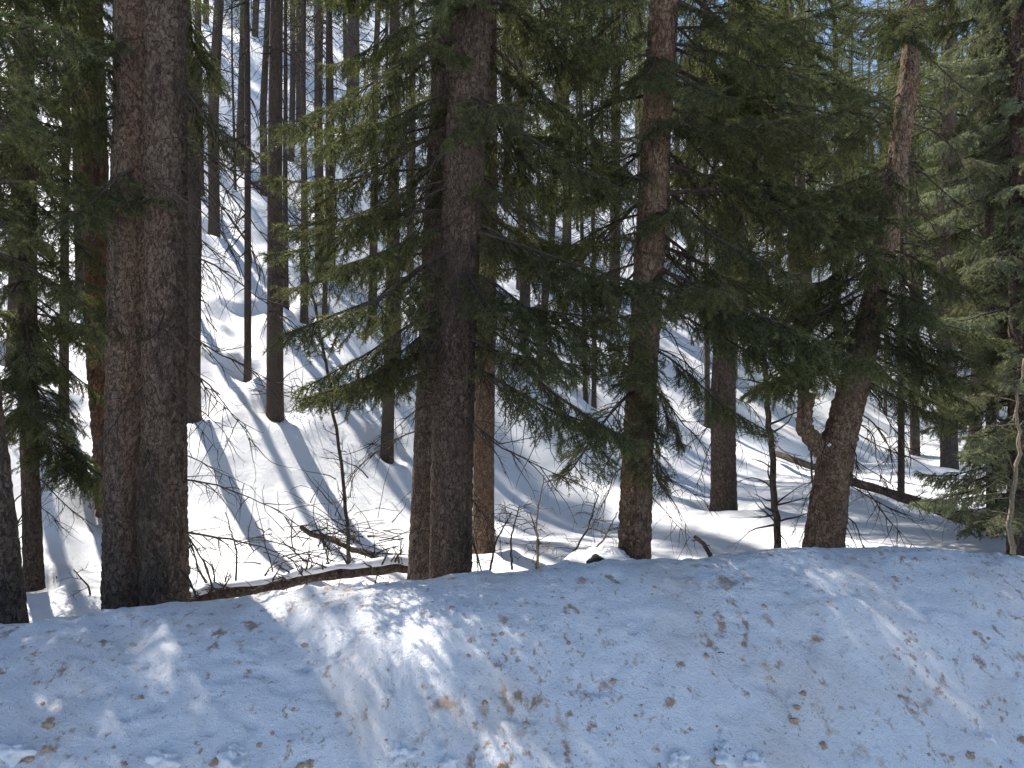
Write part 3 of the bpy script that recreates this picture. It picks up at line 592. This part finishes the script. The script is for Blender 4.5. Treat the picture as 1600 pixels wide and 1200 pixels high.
# brushwood heaps
def heap(label, c, sx, sz, n, seed):
    rng = np.random.default_rng(seed); mb = MB()
    for _ in range(n):
        p = np.array([rng.normal() * sx * .4, rng.normal() * .15, abs(rng.normal()) * sz * .25]); v = rng.normal(size=3); v[2] = abs(v[2]) * .9; mb.tube(path_from(p, v, rng.uniform(.15, .5) * sx * 1.6, 6, .06, rng, .16), rng.uniform(.003, .007), .0015, 4)
    tag(link('brushwood', mb.mesh('brushwood', M_TWIG), loc=c), label, 'brushwood', kind='stuff')
heap('tangle of dead twigs behind the fallen log', at(525, 884, 6.1), .85, 1.2, 110, 1)
heap('dead twigs round the flared foot of the hillside trunk', hit(455, 628) + Vector((0, 0, .05)), .6, .6, 60, 2)
# cut stub sticking out of the bank, hollow under a snow lip
snag('broken pale-ended branch stub sticking out of the bank crest', [(1112, 872), (1100, 850), (1085, 838)], 4.75, .016, .012, 77, 'branch_stub_stake', 2, .08, M_BARK_TAN, 'branch')
tag(link('snow_lip', blob('snow_lip', .30, .2, .15, 9, M_SNOW, 36, .3), loc=at(944, 888, 5.55)), 'peaked snow hump over a dark hollow beside the sun-edged trunk', 'snow hump')
tag(link('hollow_shade_blob', blob('hollow_shade_blob', .085, .05, .07, 12, M_HOLLOW_SHADE, 24, .25), loc=at(931, 884, 5.33)), 'dark blob painting the shade in the hollow under the snow hump', 'painted shade')  # dark blob added in place of the hollow's shade

# ------------------------------------------------------------------ clods and lumps on the bank
CL = [blob('clod', 1, 1, .7, 60 + k, M_CLOD, 12, .5) for k in range(5)]; SL = [blob('snow_chunk', 1, .8, .62, 80 + k, M_SNOW, 26, .75) for k in range(3)]
def on_bank(px, py):
    p = hit(px, py, bank_z, 1.6, 6.0); p.z = float(bank_z(np.array([p.x]), np.array([p.y]))[0]); return p
rc = random.Random(5)
cl = [(rc.uniform(0, 1600), rc.random()) for _ in range(16)]
for k in range(95):
    cx, cu = rc.choice(cl); px = min(1595, max(5, rc.gauss(cx, 45) if rc.random() < .6 else rc.uniform(5, 1595)))
    top = np.interp(px, _cp, _cy); py = top + 12 + (1195 - top) * (min(.98, max(0, rc.gauss(cu, .08))) if rc.random() < .6 else rc.random() ** .8); p = on_bank(px, py); s = rc.choice((.004, .005, .007, .009, .012, .016)) * (1.25 if py > 1120 else 1)
    o = link('dirt_clod', rc.choice(CL), loc=p + Vector((0, 0, -s * .15)), rot=(0, 0, rc.random() * 6), sc=(s * 1.2, s, s)); tag(o, 'brown dirt-crusted snow clod lying on the roadside bank', 'clod', 'dirt clods on the bank')
for px, py, s in ((256, 1190, .05), (360, 1188, .055), (372, 1172, .03), (625, 1180, .05), (1130, 1180, .055), (1060, 1190, .05), (20, 1180, .05), (1180, 1190, .045), (1540, 1150, .04), (700, 1195, .04), (640, 902, .022), (505, 926, .018), (560, 916, .02), (1118, 868, .02)):
    o = link('snow_chunk', rc.choice(SL), loc=on_bank(px, py), rot=(0, 0, rc.random() * 6), sc=s); tag(o, 'rounded snow chunk resting on the roadside bank', 'snow chunk', 'snow chunks on the bank')
p = on_bank(1122, 1022); mb = MB(); mb.tube([(0, 0, 0), (.012, -.006, .006), (.028, -.012, .004)], .003, .002, 6)
tag(link('twig', mb.mesh('twig', M_TWIG), loc=p + Vector((0, 0, .004))), 'short black twig lying on the open face of the bank', 'twig')
# fallen needles, too many to count
rng = np.random.default_rng(9); n = 4200; X = rng.uniform(-3.2, 4.2, n); D, _z = crest(X); Y = D - 1.7 * rng.random(n) ** 1.1 + .1; Z = bank_z(X, Y) + .0025
a = rng.random(n) * 6.28; l = rng.uniform(.003, .010, n); dx, dy = np.cos(a) * l, np.sin(a) * l; wv = .0010
V = np.stack([np.stack([X - dx - dy / l * wv, Y - dy + dx / l * wv, Z], -1), np.stack([X - dx + dy / l * wv, Y - dy - dx / l * wv, Z], -1), np.stack([X + dx, Y + dy, bank_z(X + dx, Y + dy) + .003], -1)], 1).reshape(-1, 3)
mb = MB(); mb.add(V, np.arange(n * 3).reshape(-1, 3)); tag(link('needle_litter', mb.mesh('needle_litter', M_TWIG)), 'brown fallen needles scattered over the bank', 'litter', kind='stuff')
